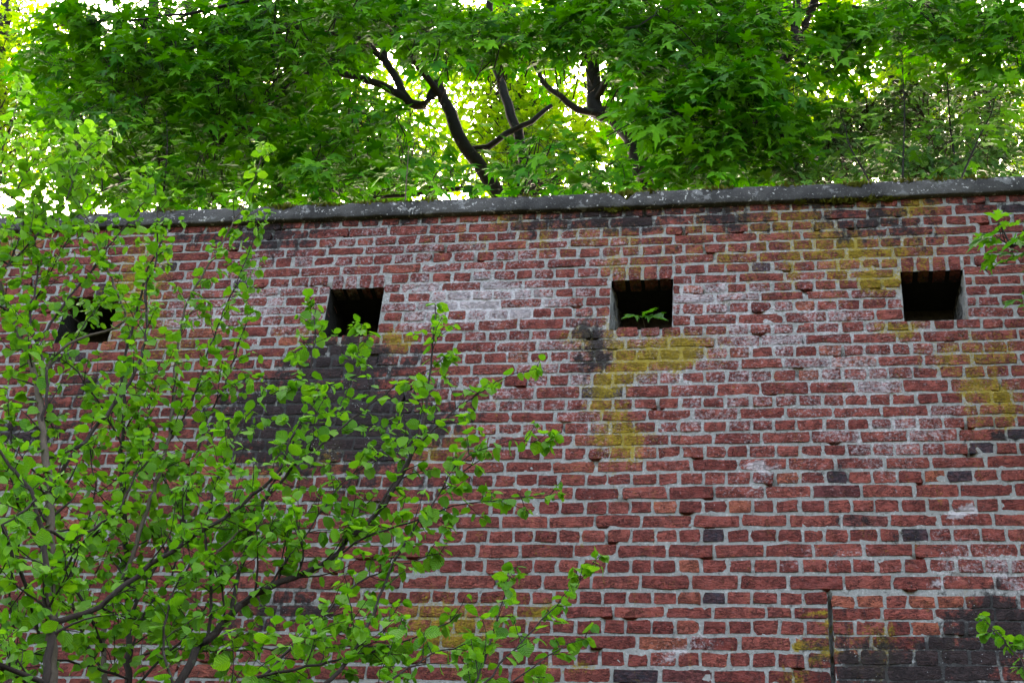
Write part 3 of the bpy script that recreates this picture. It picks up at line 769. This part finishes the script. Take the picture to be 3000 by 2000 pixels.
hazel('hazel_shrub', 'slender hazel shrub with dark and pale crossing stems before the wall', (-.45, -1.35, 0), [
    ([(377, 2000), (376, 1780), (368, 1568), (357, 1434), (359, 1300), (365, 1200), (360, 1085), (390, 950), (430, 800), (480, 690)], -1.5, -1.1, .015, .004, .1, 1.0, .38, False),
    ([(308, 2000), (304, 1858), (339, 1746), (388, 1621), (451, 1438), (491, 1300), (510, 1150), (520, 1020), (548, 887), (602, 795), (663, 689), (701, 625), (728, 567), (759, 491), (772, 424)], -1.6, -1.0, .012, .0022, .12, .9, .32, True),
    ([(304, 1858), (262, 1800), (230, 1740), (150, 1640), (80, 1540), (20, 1380)], -1.7, -2.0, .008, .003, .1, 1.1, .34, False),
    ([(376, 1780), (430, 1700), (520, 1560), (560, 1400), (600, 1250), (660, 1120), (700, 1000), (735, 900)], -1.5, -1.0, .008, .002, .15, 1.0, .32, False),
    ([(491, 1300), (560, 1180), (600, 1060), (639, 951), (673, 876), (714, 778), (735, 720), (752, 648)], -1.3, -.9, .006, .002, .1, 1.0, .26, False),
    ([(359, 1300), (300, 1200), (250, 1120), (200, 1060), (120, 1030)], -1.3, -1.6, .006, .002, .1, 1.1, .32, False),
    ([(365, 1920), (470, 1900), (600, 1905), (760, 1900), (900, 1880), (1020, 1840)], -1.5, -1.2, .006, .003, .1, 1.2, .34, True),
    ([(377, 1990), (300, 1960), (200, 1940), (60, 1900)], -1.7, -2.1, .006, .003, .1, 1.2, .36, False),
    ([(400, 2010), (470, 1930), (560, 1850), (640, 1700), (700, 1560)], -1.7, -1.4, .006, .002, .0, 1.2, .36, False),
    ([(340, 2030), (260, 1900), (210, 1750), (230, 1600), (280, 1450), (260, 1300), (290, 1150)], -1.6, -1.3, .006, .002, .0, 1.1, .34, False),
    ([(360, 2030), (420, 1800), (500, 1700), (540, 1500), (480, 1400), (430, 1250), (460, 1120)], -1.5, -1.2, .006, .002, .1, 1.0, .34, False),
], 23)
hazel('hazel_shrub', 'spreading hazel shrub whose long branches arch low across the brick wall', (.15, -1.9, 0), [
    ([(522, 2000), (580, 1907), (678, 1800), (719, 1760), (817, 1706), (937, 1653), (1000, 1603), (1122, 1480), (1212, 1326), (1245, 1216), (1258, 1100), (1270, 998), (1275, 893)], -1.9, -1.2, .017, .0025, .1, .92, .40, False),
    ([(670, 1782), (701, 1670), (754, 1523), (772, 1470), (821, 1380), (860, 1290), (891, 1235), (899, 1140), (918, 1025), (926, 891)], -1.8, -1.2, .009, .002, .12, .9, .34, False),
    ([(780, 1420), (860, 1370), (945, 1300), (1033, 1224), (1100, 1170), (1159, 1132), (1243, 1090), (1330, 1060)], -1.7, -1.2, .007, .0018, .12, .95, .32, False),
    ([(1122, 1480), (1200, 1340), (1312, 1216), (1400, 1155), (1484, 1105), (1570, 1080)], -1.6, -1.2, .006, .0016, .1, .8, .24, False),
    ([(945, 1300), (1000, 1180), (1035, 1090), (1050, 990), (1060, 950)], -1.5, -1.2, .004, .0014, .25, .9, .2, False),
    ([(900, 2040), (1000, 1960), (1080, 1830), (1130, 1700), (1180, 1600), (1260, 1480), (1360, 1380), (1430, 1330)], -2.0, -1.4, .009, .002, .1, 1.0, .36, False),
    ([(1000, 1603), (1100, 1560), (1200, 1530), (1330, 1480), (1440, 1470), (1530, 1455), (1610, 1450)], -1.7, -1.3, .005, .0015, .1, .9, .24, False),
    ([(1230, 1420), (1330, 1370), (1420, 1310), (1500, 1290), (1600, 1300)], -1.6, -1.3, .004, .0014, .1, .9, .24, False),
    ([(1340, 2060), (1400, 1981), (1458, 1804), (1485, 1719), (1509, 1661)], -1.9, -1.5, .0055, .0018, .0, 1.2, .22, False),
    ([(1380, 2050), (1463, 1945), (1563, 1845), (1631, 1773), (1682, 1719), (1757, 1627)], -1.9, -1.4, .0045, .0015, .0, .85, .16, False),
    ([(1420, 2060), (1502, 1995), (1584, 1933), (1658, 1889), (1713, 1869)], -1.9, -1.5, .004, .0014, .0, .95, .16, False),
    ([(700, 2040), (800, 1950), (900, 1850), (1000, 1750), (1080, 1690), (1200, 1640), (1290, 1620)], -2.1, -1.5, .007, .002, .0, 1.15, .36, False),
    ([(600, 2050), (720, 1990), (860, 1960), (1000, 1930), (1130, 1890), (1260, 1850), (1340, 1800)], -2.2, -1.6, .007, .002, .0, 1.2, .36, False),
    ([(1060, 2060), (1150, 1990), (1240, 1930), (1300, 1900), (1420, 1880)], -2.1, -1.6, .005, .002, .0, 1.2, .30, False),
    ([(640, 1850), (620, 1700), (600, 1550), (640, 1400), (690, 1280), (760, 1180), (850, 1130)], -1.9, -1.4, .007, .002, .1, 1.1, .34, False),
    ([(520, 2040), (480, 1900), (500, 1750), (560, 1640)], -2.1, -1.9, .006, .003, .0, 1.2, .36, False),
    ([(817, 1706), (900, 1560), (980, 1440), (1060, 1370), (1130, 1330)], -1.8, -1.4, .005, .002, .1, 1.0, .30, False),
    ([(640, 1640), (700, 1560), (800, 1530), (900, 1500), (1010, 1490)], -1.8, -1.5, .005, .002, .1, 1.0, .30, True),
], 37)
hazel('hazel_shrub', 'thin hazel sprig leaning in beside the sooty bricks under the vertical joint', (3.2, -1.5, 0), [
    ([(3120, 2120), (3030, 2010), (2985, 1930), (2940, 1870), (2900, 1830), (2875, 1805)], -1.6, -1.2, .006, .0015, .35, 1.0, .10, False),
    ([(3200, 2200), (3160, 2000), (3130, 1800), (3090, 1700)], -1.6, -1.3, .006, .002, .2, 1.0, .10, False),
], 51, lscale=.055)

# ------------------------------------------------------------------ maples above the wall
def limb_pts(poly, ya, yb):
    n = len(poly); t = np.linspace(0, 1, n)
    return np.array([at(x, y, ya+(yb-ya)*k) for (x, y), k in zip(poly, t)])
def spray(pl, anchor, c, R, n, size, r0=.006, fwd=.55):
    """a layered fan of leaves at c on a twig running out from anchor"""
    r = pl.r; anchor = np.asarray(anchor); c = np.asarray(c)
    mid = (anchor+c)/2+r.normal(0, .06, 3)+np.array([0, 0, .05])
    pts = catmull(np.array([anchor, mid, c]), .12); pl.twig(pts, r0, .002)
    out = unit((c-anchor)*[1, 1, .25]+np.array([0, -.35, 0])+r.normal(0, .25, 3))
    tilt = r.uniform(.15, 1.0)*fwd*1.6
    nrm = unit(np.array([0, -math.sin(tilt), math.cos(tilt)])+r.normal(0, .16, 3))
    a = unit(out-nrm*(out@nrm)); b = np.cross(nrm, a)
    for i in range(n):
        th = r.uniform(-1.7, 1.7); q = R*math.sqrt(r.random())
        dl = unit(a*math.cos(th)+b*math.sin(th)-nrm*r.uniform(0, .35))
        p = c+dl*q+nrm*r.normal(0, .04)
        if r.random() < .45: pl.twig([c+(p-c)*.05, (c+p)/2-nrm*.02, p], .0022, .0012, 3)
        pl.leaf(p, unit(dl+r.normal(0, .3, 3)-np.array([0, 0, r.uniform(0, .5)])), unit(nrm+r.normal(0, .28, 3)), size*r.uniform(.62, 1.15))
GAPS = [([(1445, 550), (1400, 480), (1345, 400), (1320, 330), (1288, 262)], 32), ([(1215, 312), (1165, 240), (1125, 165)], 34), ([(1520, 385), (1480, 280), (1463, 230)], 36), ([(1380, 432), (1480, 395), (1605, 322)], 22),
        ([(1742, 335), (1738, 200)], 40), ([(2310, 160), (2392, 0)], 24), ([(1000, 215), (1110, 245)], 16), ([(1640, 280), (1745, 335)], 22), ([(1850, 400), (1890, 540)], 22), ([(1340, 390), (1470, 430)], 24), ([(1700, 402), (1712, 400)], 20)]
def in_gap(p):
    # leaves between the camera and these limbs are missing: the limbs show bare
    x, y, z = pix(p); x = np.asarray(x); y = np.asarray(y); g = np.zeros(x.shape, bool)
    for poly, rad in GAPS:
        for (ax, ay), (bx, by) in zip(poly[:-1], poly[1:]):
            t = np.clip(((x-ax)*(bx-ax)+(y-ay)*(by-ay))/((bx-ax)**2+(by-ay)**2+1e-9), 0, 1)
            g |= np.hypot(x-ax-t*(bx-ax), y-ay-t*(by-ay)) < rad
    return g
def maple(name, label, base, limbs, blobs, seed, leafkind='maple', mat='maple', size=.125, nsolo=300, group=None, cat='tree', R=.26, per=12, bark='bark', fwd=.55):
    """limbs: (pixel path, Y start, Y end, r0, r1, name); blobs: (px, py, rx, ry, Y, depth, sprays)"""
    root = empty(name, base, label=label, cat=cat, group=group); pl = Plant(seed); r = pl.r; L = []; LO = []
    for (poly, ya, yb, r0, r1, nm) in limbs:
        P = limb_pts(poly, ya, yb)
        if nm not in ('trunk', 'stem') and poly[0][1] < 560: P = spring_from(P, L, 1.5)
        P = catmull(P, .12); P[1:-1] += r.normal(0, .004, P[1:-1].shape)
        if nm == 'trunk' and P[0][2] > base[2]:
            P = np.vstack([[np.array(base)+(0, 0, -.2)], P])
        V, Q = tube(P, np.linspace(r0, r1, len(P)), 8 if r0 > .03 else 6); LO += [add(nm, make_mesh(nm, V, Q, M[bark], True), root)]*len(P); L.append(P)
    A = np.vstack(L)
    for (px, py, rx, ry, Y, dep, cnt) in blobs:
        for i in range(cnt):
            while True:
                u = r.uniform(-1, 1, 3)
                if u @ u < 1: break
            c = at(px+u[0]*rx, py+u[1]*ry, Y+u[2]*dep)
            if base[2] > 1 and c[1] < .25 and c[2] < COP_Z+.22: c[2] = COP_Z+.22+.1*r.random()
            if base[2] > 1 and c[2] < COP_Z+.15: c[2] = COP_Z+.15+.2*r.random()
            if mat == 'maple' and in_gap(c): continue
            dd = np.linalg.norm((A-c)*[1, 1, .8], axis=1)+.25*r.random(len(A)); k = int(np.argmin(dd)); pl.cur = LO[k]
            spray(pl, A[k] if dd[k] < .55 else c+(A[k]-c)*.28/dd[k], c, R*r.uniform(.7, 1.25), int(per*r.uniform(.6, 1.3)), size, fwd=fwd if mat != 'maple' else (.62 if Y <= .8 else (.42 if Y <= 1.0 else .10)))
    if mat == 'maple':
        k = ~in_gap(np.array(pl.P)+unit(np.array(pl.D))*(np.array(pl.S)*.3)[:, None])
        pl.P, pl.D, pl.N, pl.S, pl.O = ([q for q, f in zip(L_, k) if f] for L_ in (pl.P, pl.D, pl.N, pl.S, pl.O))
    add('twigs', pl.tw.mesh('twigs', M[bark], True), root, kind='stuff')
    put_leaves(root, leafkind, mat, pl.P, pl.D, pl.N, pl.S, nsolo, seed+1, owners=pl.O)
    print(name, 'leaves', len(pl.P))
    return root
def base_at(px, py, Y):
    p = at(px, py, Y); return (float(p[0]), float(p[1]), COP_Z+.05)
maple('maple_tree', 'broad dark maple with forked black limbs leaning over the middle of the coping', base_at(1480, 600, 1.9), [
    ([(1500, 620), (1440, 545), (1400, 480), (1345, 400), (1320, 330), (1290, 270), (1285, 240)], 1.9, 1.7, .066, .042, 'trunk'),
    ([(1285, 250), (1240, 310), (1200, 300), (1165, 240), (1130, 180), (1110, 100), (1060, 0)], 1.7, 1.6, .042, .026, 'limb'),
    ([(1380, 432), (1430, 430), (1480, 395), (1530, 370), (1580, 340), (1615, 310)], 1.8, 1.9, .030, .018, 'limb'),
    ([(1560, 590), (1535, 480), (1520, 400), (1510, 370), (1480, 280), (1465, 230), (1430, 120), (1440, -40)], 1.9, 2.0, .046, .03, 'limb'),
    ([(1200, 300), (1120, 250), (1000, 215), (900, 215), (800, 290), (740, 330), (640, 420)], 1.7, .9, .035, .010, 'limb'),
    ([(1130, 180), (1060, 120), (930, 90), (780, 95), (640, 130), (480, 150), (320, 200)], 1.6, .8, .030, .008, 'limb'),
    ([(1290, 290), (1230, 200), (1100, 60), (900, -20), (600, 30), (380, 60)], 1.7, .7, .030, .008, 'limb'),
    ([(1430, 540), (1300, 560), (1100, 580), (900, 590), (740, 640)], 1.8, 1.2, .020, .006, 'limb'),
    ([(800, 290), (700, 350), (560, 420), (420, 500), (300, 560)], 1.2, .9, .014, .005, 'limb'),
], [(330, 120, 210, 160, .9, .5, 62), (560, 230, 280, 190, 1.0, .6, 90), (850, 90, 300, 130, 1.0, .6, 75), (700, 430, 260, 120, 1.1, .5, 48), (300, 330, 160, 140, 1.0, .5, 36), (1050, 480, 240, 90, .9, .5, 34), (1100, 330, 130, 70, .9, .4, 14), (1350, 100, 250, 110, .8, .5, 60), (1300, 520, 180, 50, .8, .4, 14), (560, 560, 220, 60, 1.0, .4, 26), (900, 560, 220, 40, 1.0, .4, 16), (1120, 90, 200, 110, 1.2, .5, 36), (700, -420, 750, 420, 1.7, 1.4, 230), (1300, -450, 400, 400, 1.8, 1.3, 110), (600, 240, 520, 260, 2.3, .9, 330), (1150, 60, 300, 160, 2.4, .8, 120), (1050, 500, 260, 80, 2.2, .7, 60), (480, 480, 330, 110, 2.2, .7, 90)], 101, size=.172, per=10)
maple('maple_tree', 'tall maple with a straight dark trunk and bright layered leaf sprays over the loopholes', base_at(1880, 590, 2.4), [
    ([(1930, 640), (1895, 560), (1870, 480), (1850, 400), (1790, 340), (1745, 330), (1740, 260), (1735, 150), (1730, -40)], 2.4, 2.3, .088, .046, 'trunk'),
    ([(1880, 440), (1930, 370), (2000, 330), (2090, 300), (2200, 230), (2320, 150), (2390, 0), (2420, -60)], 2.3, 1.4, .05, .03, 'limb'),
    ([(1740, 345), (1690, 320), (1640, 280), (1590, 240), (1560, 180)], 2.3, 1.9, .035, .015, 'limb'),
    ([(2320, 150), (2330, 60), (2340, -40)], 1.5, 1.4, .035, .03, 'limb'),
    ([(1870, 520), (1950, 500), (2080, 440), (2200, 400), (2290, 390)], 2.2, .9, .025, .008, 'limb'),
    ([(1745, 260), (1820, 180), (1950, 110), (2100, 60), (2250, 40)], 2.2, 1.0, .03, .008, 'limb'),
    ([(1900, 560), (1800, 570), (1650, 565), (1500, 575)], 2.2, .9, .02, .006, 'limb'),
    ([(2390, 20), (2520, 20), (2650, 60), (2800, 120), (2960, 150)], 1.4, 1.0, .022, .006, 'limb'),
], [(1900, 70, 330, 110, .8, .5, 84), (2080, 240, 200, 80, .6, .4, 40), (2230, 160, 180, 110, .8, .4, 36), (1960, 330, 140, 70, .6, .4, 20), (2150, 430, 200, 90, .8, .5, 44), (1700, 110, 170, 90, .8, .4, 36), (1560, 440, 150, 70, .7, .4, 16), (1700, 520, 170, 50, .8, .4, 16), (2000, 520, 180, 50, .9, .5, 24), (2350, 80, 160, 110, 1.0, .5, 40), (2700, 70, 230, 90, .9, .5, 50), (2920, 110, 120, 120, .8, .4, 32), (2480, 150, 100, 80, 1.1, .4, 16), (2250, 330, 100, 80, .7, .4, 18), (1850, 200, 110, 60, .8, .4, 12), (2000, -420, 550, 400, 1.8, 1.4, 200), (2700, -350, 500, 340, 1.7, 1.3, 140), (1950, 110, 380, 170, 2.6, .8, 190), (2100, 420, 260, 130, 2.4, .8, 130), (2800, 60, 260, 110, 2.4, .8, 60), (1880, 300, 130, 90, 2.6, .6, 40), (3200, 120, 190, 170, 1.4, .7, 60)], 133, size=.172, per=10)

# thicket of elder behind the coping on the right
def thicket(name, label, base, stems, blobs, seed, **k):
    return maple(name, label, base, stems, blobs, seed, leafkind='small', mat='elder', size=k.pop('size', .085), cat='shrub', R=.2, per=16, bark='twig', fwd=.6, **k)
thicket('elder_shrub', 'dense blue green elder shrub behind the coping above the yellow stained bricks', base_at(2420, 560, 1.3),
        [([(2440, 580), (2420, 480), (2380, 380), (2330, 330)], 1.3, 1.2, .02, .006, 'stem'), ([(2450, 580), (2500, 450), (2540, 330)], 1.3, 1.3, .02, .006, 'stem')],
        [(2430, 480, 200, 80, 1.2, .5, 60), (2330, 520, 120, 40, .9, .3, 20), (2520, 380, 160, 90, 1.4, .4, 46)], 151, group='elder shrubs behind the coping')
thicket('elder_shrub', 'dense blue green elder shrub behind the coping over the loophole with the grey rendered jamb', base_at(2800, 560, 1.4),
        [([(2790, 580), (2760, 450), (2700, 330)], 1.4, 1.3, .02, .006, 'stem'), ([(2820, 580), (2880, 430), (2900, 280)], 1.4, 1.4, .02, .006, 'stem')],
        [(2800, 460, 230, 90, 1.2, .5, 70), (2700, 510, 200, 40, .9, .3, 26), (2880, 330, 170, 110, 1.5, .4, 44), (2650, 330, 120, 90, 1.5, .4, 30)], 163, group='elder shrubs behind the coping')

def sapling(label, poly, Y, leaves, seed, name='sycamore_sapling', size=.13, r0=.008, mat='sycamore', kind='sycamore', cat='sapling', bark='bark'):
    base = base_at(*poly[0], Y); root = empty(name, base, label=label, cat=cat); pl = Plant(seed); r = pl.r
    P = np.array([at(x, y, Y+.1*i/len(poly)) for i, (x, y) in enumerate(poly)]); P = catmull(P, .06)
    V, Q = tube(P, np.linspace(r0, .0022, len(P)), 6); add('stem', make_mesh('stem', V, Q, M[bark], True), root)
    for i in range(leaves):
        t = .25+.75*(i+r.random()*.5)/leaves; k = min(len(P)-1, int(t*len(P)))
        a = r.uniform(0, 6.28); d = unit(np.array([math.cos(a), math.sin(a)*.8-.35, r.uniform(-.1, .5)])); L = r.uniform(.08, .24)*(1.15-.6*t)
        q = P[k]+d*L; pl.twig([P[k], (P[k]+q)/2+(0, 0, .015), q], .002, .0012, 3)
        pl.leaf(q, unit(d*[1, 1, 0]+np.array([0, -.1, -r.uniform(.1, .7)])), unit(np.array([0, -.55, 1])+r.normal(0, .25, 3)), size*r.uniform(.6, 1.15))
    add('petioles', pl.tw.mesh('petioles', M['twig'], True), root, kind='stuff')
    put_leaves(root, kind, mat, pl.P, pl.D, pl.N, pl.S, 300, seed+1)
sapling('tall sycamore sapling with one straight dark stem among the elder', [(2644, 560), (2646, 470), (2650, 320), (2645, 220), (2642, 150)], .5, 42, 201)
sapling('sycamore sapling bending from the coping towards the maple sprays', [(2560, 560), (2530, 500), (2490, 430), (2475, 370), (2460, 330)], .45, 34, 203, size=.12)
sapling('sycamore sapling leaning outward with a slanting stem over the last loophole', [(2805, 550), (2830, 490), (2870, 400), (2905, 330), (2920, 260)], .45, 44, 205)
sapling('young sycamore sapling with brownish yellow leaves rising highest from the elder', [(2800, 480), (2785, 380), (2775, 230), (2770, 140)], .8, 36, 207)
sapling('pale green sycamore sapling standing between hazel tips behind the coping', [(478, 640), (480, 560), (488, 470), (490, 400), (486, 330)], .5, 34, 209, size=.12)
sapling('small sapling with a thin pale stem and reddish brown sprigs on the coping', [(1187, 600), (1190, 540), (1195, 470), (1197, 430)], .12, 10, 211, size=.07, r0=.005, bark='twig_pale')

# sycamore standing just right of the view; one leafy branch reaches in front of the wall
maple('sycamore_tree', 'sycamore branch with drooping lobed leaves reaching in beside the last loophole', (3.75, -1.1, 0), [
    ([(3260, 2100), (3230, 1500), (3200, 1000), (3195, 700), (3215, 400), (3260, 0), (3300, -400)], -1.1, -1.1, .05, .02, 'trunk'),
    ([(3215, 420), (3320, 250), (3450, 120)], -1.1, -1.3, .02, .008, 'branch'),
    ([(3200, 900), (3100, 760), (3010, 720), (2960, 715), (2915, 690)], -1.1, -1.0, .012, .003, 'branch'),
    ([(3200, 1000), (3100, 900), (3030, 870), (2995, 860)], -1.1, -1.0, .012, .003, 'branch'),
], [(2955, 690, 26, 30, -1.0, .06, 2), (2970, 745, 26, 26, -1.0, .06, 2), (3010, 700, 30, 40, -1.0, .08, 2), (3010, 860, 18, 40, -1.0, .06, 2), (3110, 750, 60, 120, -1.1, .2, 8), (3480, 250, 200, 330, -1.2, .7, 110), (3420, -350, 260, 300, -1.2, .7, 110)], 221, 'sycamore', 'sycamore', .135, R=.10, per=5, bark='twig')

# seedling in the loophole
def seedling():
    b = at(1893, 962, .10); b = np.array([b[0], .10, COP_Z-.911+.006]); root = empty('maple_seedling', tuple(b), label='maple seedling with three leaves sprouting inside a dark loophole', cat='seedling')
    top = at(1880, 925, .04)
    P = catmull(np.array([b-(0, 0, .01), (b+top)/2+(.006, 0, 0), top]), .02); V, Q = tube(P, np.linspace(.0022, .0014, len(P)), 5)
    add('stem', make_mesh('stem', V, Q, M['twig_pale'], True), root)
    tips = [((1945, 934), .20), ((1905, 912), .13), ((1840, 925), .14)]
    pos, d, n, s = [], [], [], []
    for (q, sz) in tips:
        t = at(*q, .0); pos.append(top); d.append(unit(t-top)+np.array([0, -.25, 0])); n.append(unit(np.array([.05, -.75, .75]))); s.append(sz)
    put_leaves(root, 'maple', 'sycamore', pos, d, n, s, 3, 231)
seedling()

# ------------------------------------------------------------------ sunlit trees further back
def far_tree(label, px, Y, blobs, seed, trunk, size=.13, per=26, R=.55, mat='far'):
    """trunk: pixel path at depth Y; blobs as for the maples"""
    b = at(px, 560, Y); base = (float(b[0]), float(Y), COP_Z+.05)
    root = empty('sunlit_tree', base, label=label, cat='tree', group='sunlit trees behind the maples'); pl = Plant(seed); r = pl.r
    P = np.vstack([[np.array(base)-(0, 0, .2)], catmull(np.array([at(x, y, Y) for x, y in trunk]), .4)])
    V, Q = tube(P, np.linspace(.16, .05, len(P)), 8); add('trunk', make_mesh('trunk', V, Q, M['bark'], True), root)
    for (x, y, rx, ry, dY, dep, cnt) in blobs:
        for i in range(cnt):
            while True:
                u = r.uniform(-1, 1, 3)
                if u @ u < 1: break
            c = at(x+u[0]*rx, y+u[1]*ry, Y+dY+u[2]*dep); c[2] = max(c[2], COP_Z+.8)
            k = int(np.argmin(np.linalg.norm(P-c, axis=1)+.6*r.random(len(P)))); a = P[k]
            st = a if np.linalg.norm(a-c) < 2.5 else c+(a-c)*.35
            pl.twig(catmull(np.array([st, (st+c)/2+r.normal(0, .2, 3), c]), .4), .018, .004, 4)
            m_ = int(per*r.uniform(.6, 1.3)); nn = unit(np.array([0, -.2, 1])+r.normal(0, .3, 3))
            for j in range(m_):
                q = r.normal(0, R*.55, 3)*[1, 1, .5]
                pl.leaf(c+q, unit(r.normal(0, 1, 3)*[1, 1, .4]-np.array([0, 0, .3])), unit(nn+r.normal(0, .45, 3)), size*r.uniform(.6, 1.2))
    add('branches', pl.tw.mesh('branches', M['bark'], True), root, kind='stuff')
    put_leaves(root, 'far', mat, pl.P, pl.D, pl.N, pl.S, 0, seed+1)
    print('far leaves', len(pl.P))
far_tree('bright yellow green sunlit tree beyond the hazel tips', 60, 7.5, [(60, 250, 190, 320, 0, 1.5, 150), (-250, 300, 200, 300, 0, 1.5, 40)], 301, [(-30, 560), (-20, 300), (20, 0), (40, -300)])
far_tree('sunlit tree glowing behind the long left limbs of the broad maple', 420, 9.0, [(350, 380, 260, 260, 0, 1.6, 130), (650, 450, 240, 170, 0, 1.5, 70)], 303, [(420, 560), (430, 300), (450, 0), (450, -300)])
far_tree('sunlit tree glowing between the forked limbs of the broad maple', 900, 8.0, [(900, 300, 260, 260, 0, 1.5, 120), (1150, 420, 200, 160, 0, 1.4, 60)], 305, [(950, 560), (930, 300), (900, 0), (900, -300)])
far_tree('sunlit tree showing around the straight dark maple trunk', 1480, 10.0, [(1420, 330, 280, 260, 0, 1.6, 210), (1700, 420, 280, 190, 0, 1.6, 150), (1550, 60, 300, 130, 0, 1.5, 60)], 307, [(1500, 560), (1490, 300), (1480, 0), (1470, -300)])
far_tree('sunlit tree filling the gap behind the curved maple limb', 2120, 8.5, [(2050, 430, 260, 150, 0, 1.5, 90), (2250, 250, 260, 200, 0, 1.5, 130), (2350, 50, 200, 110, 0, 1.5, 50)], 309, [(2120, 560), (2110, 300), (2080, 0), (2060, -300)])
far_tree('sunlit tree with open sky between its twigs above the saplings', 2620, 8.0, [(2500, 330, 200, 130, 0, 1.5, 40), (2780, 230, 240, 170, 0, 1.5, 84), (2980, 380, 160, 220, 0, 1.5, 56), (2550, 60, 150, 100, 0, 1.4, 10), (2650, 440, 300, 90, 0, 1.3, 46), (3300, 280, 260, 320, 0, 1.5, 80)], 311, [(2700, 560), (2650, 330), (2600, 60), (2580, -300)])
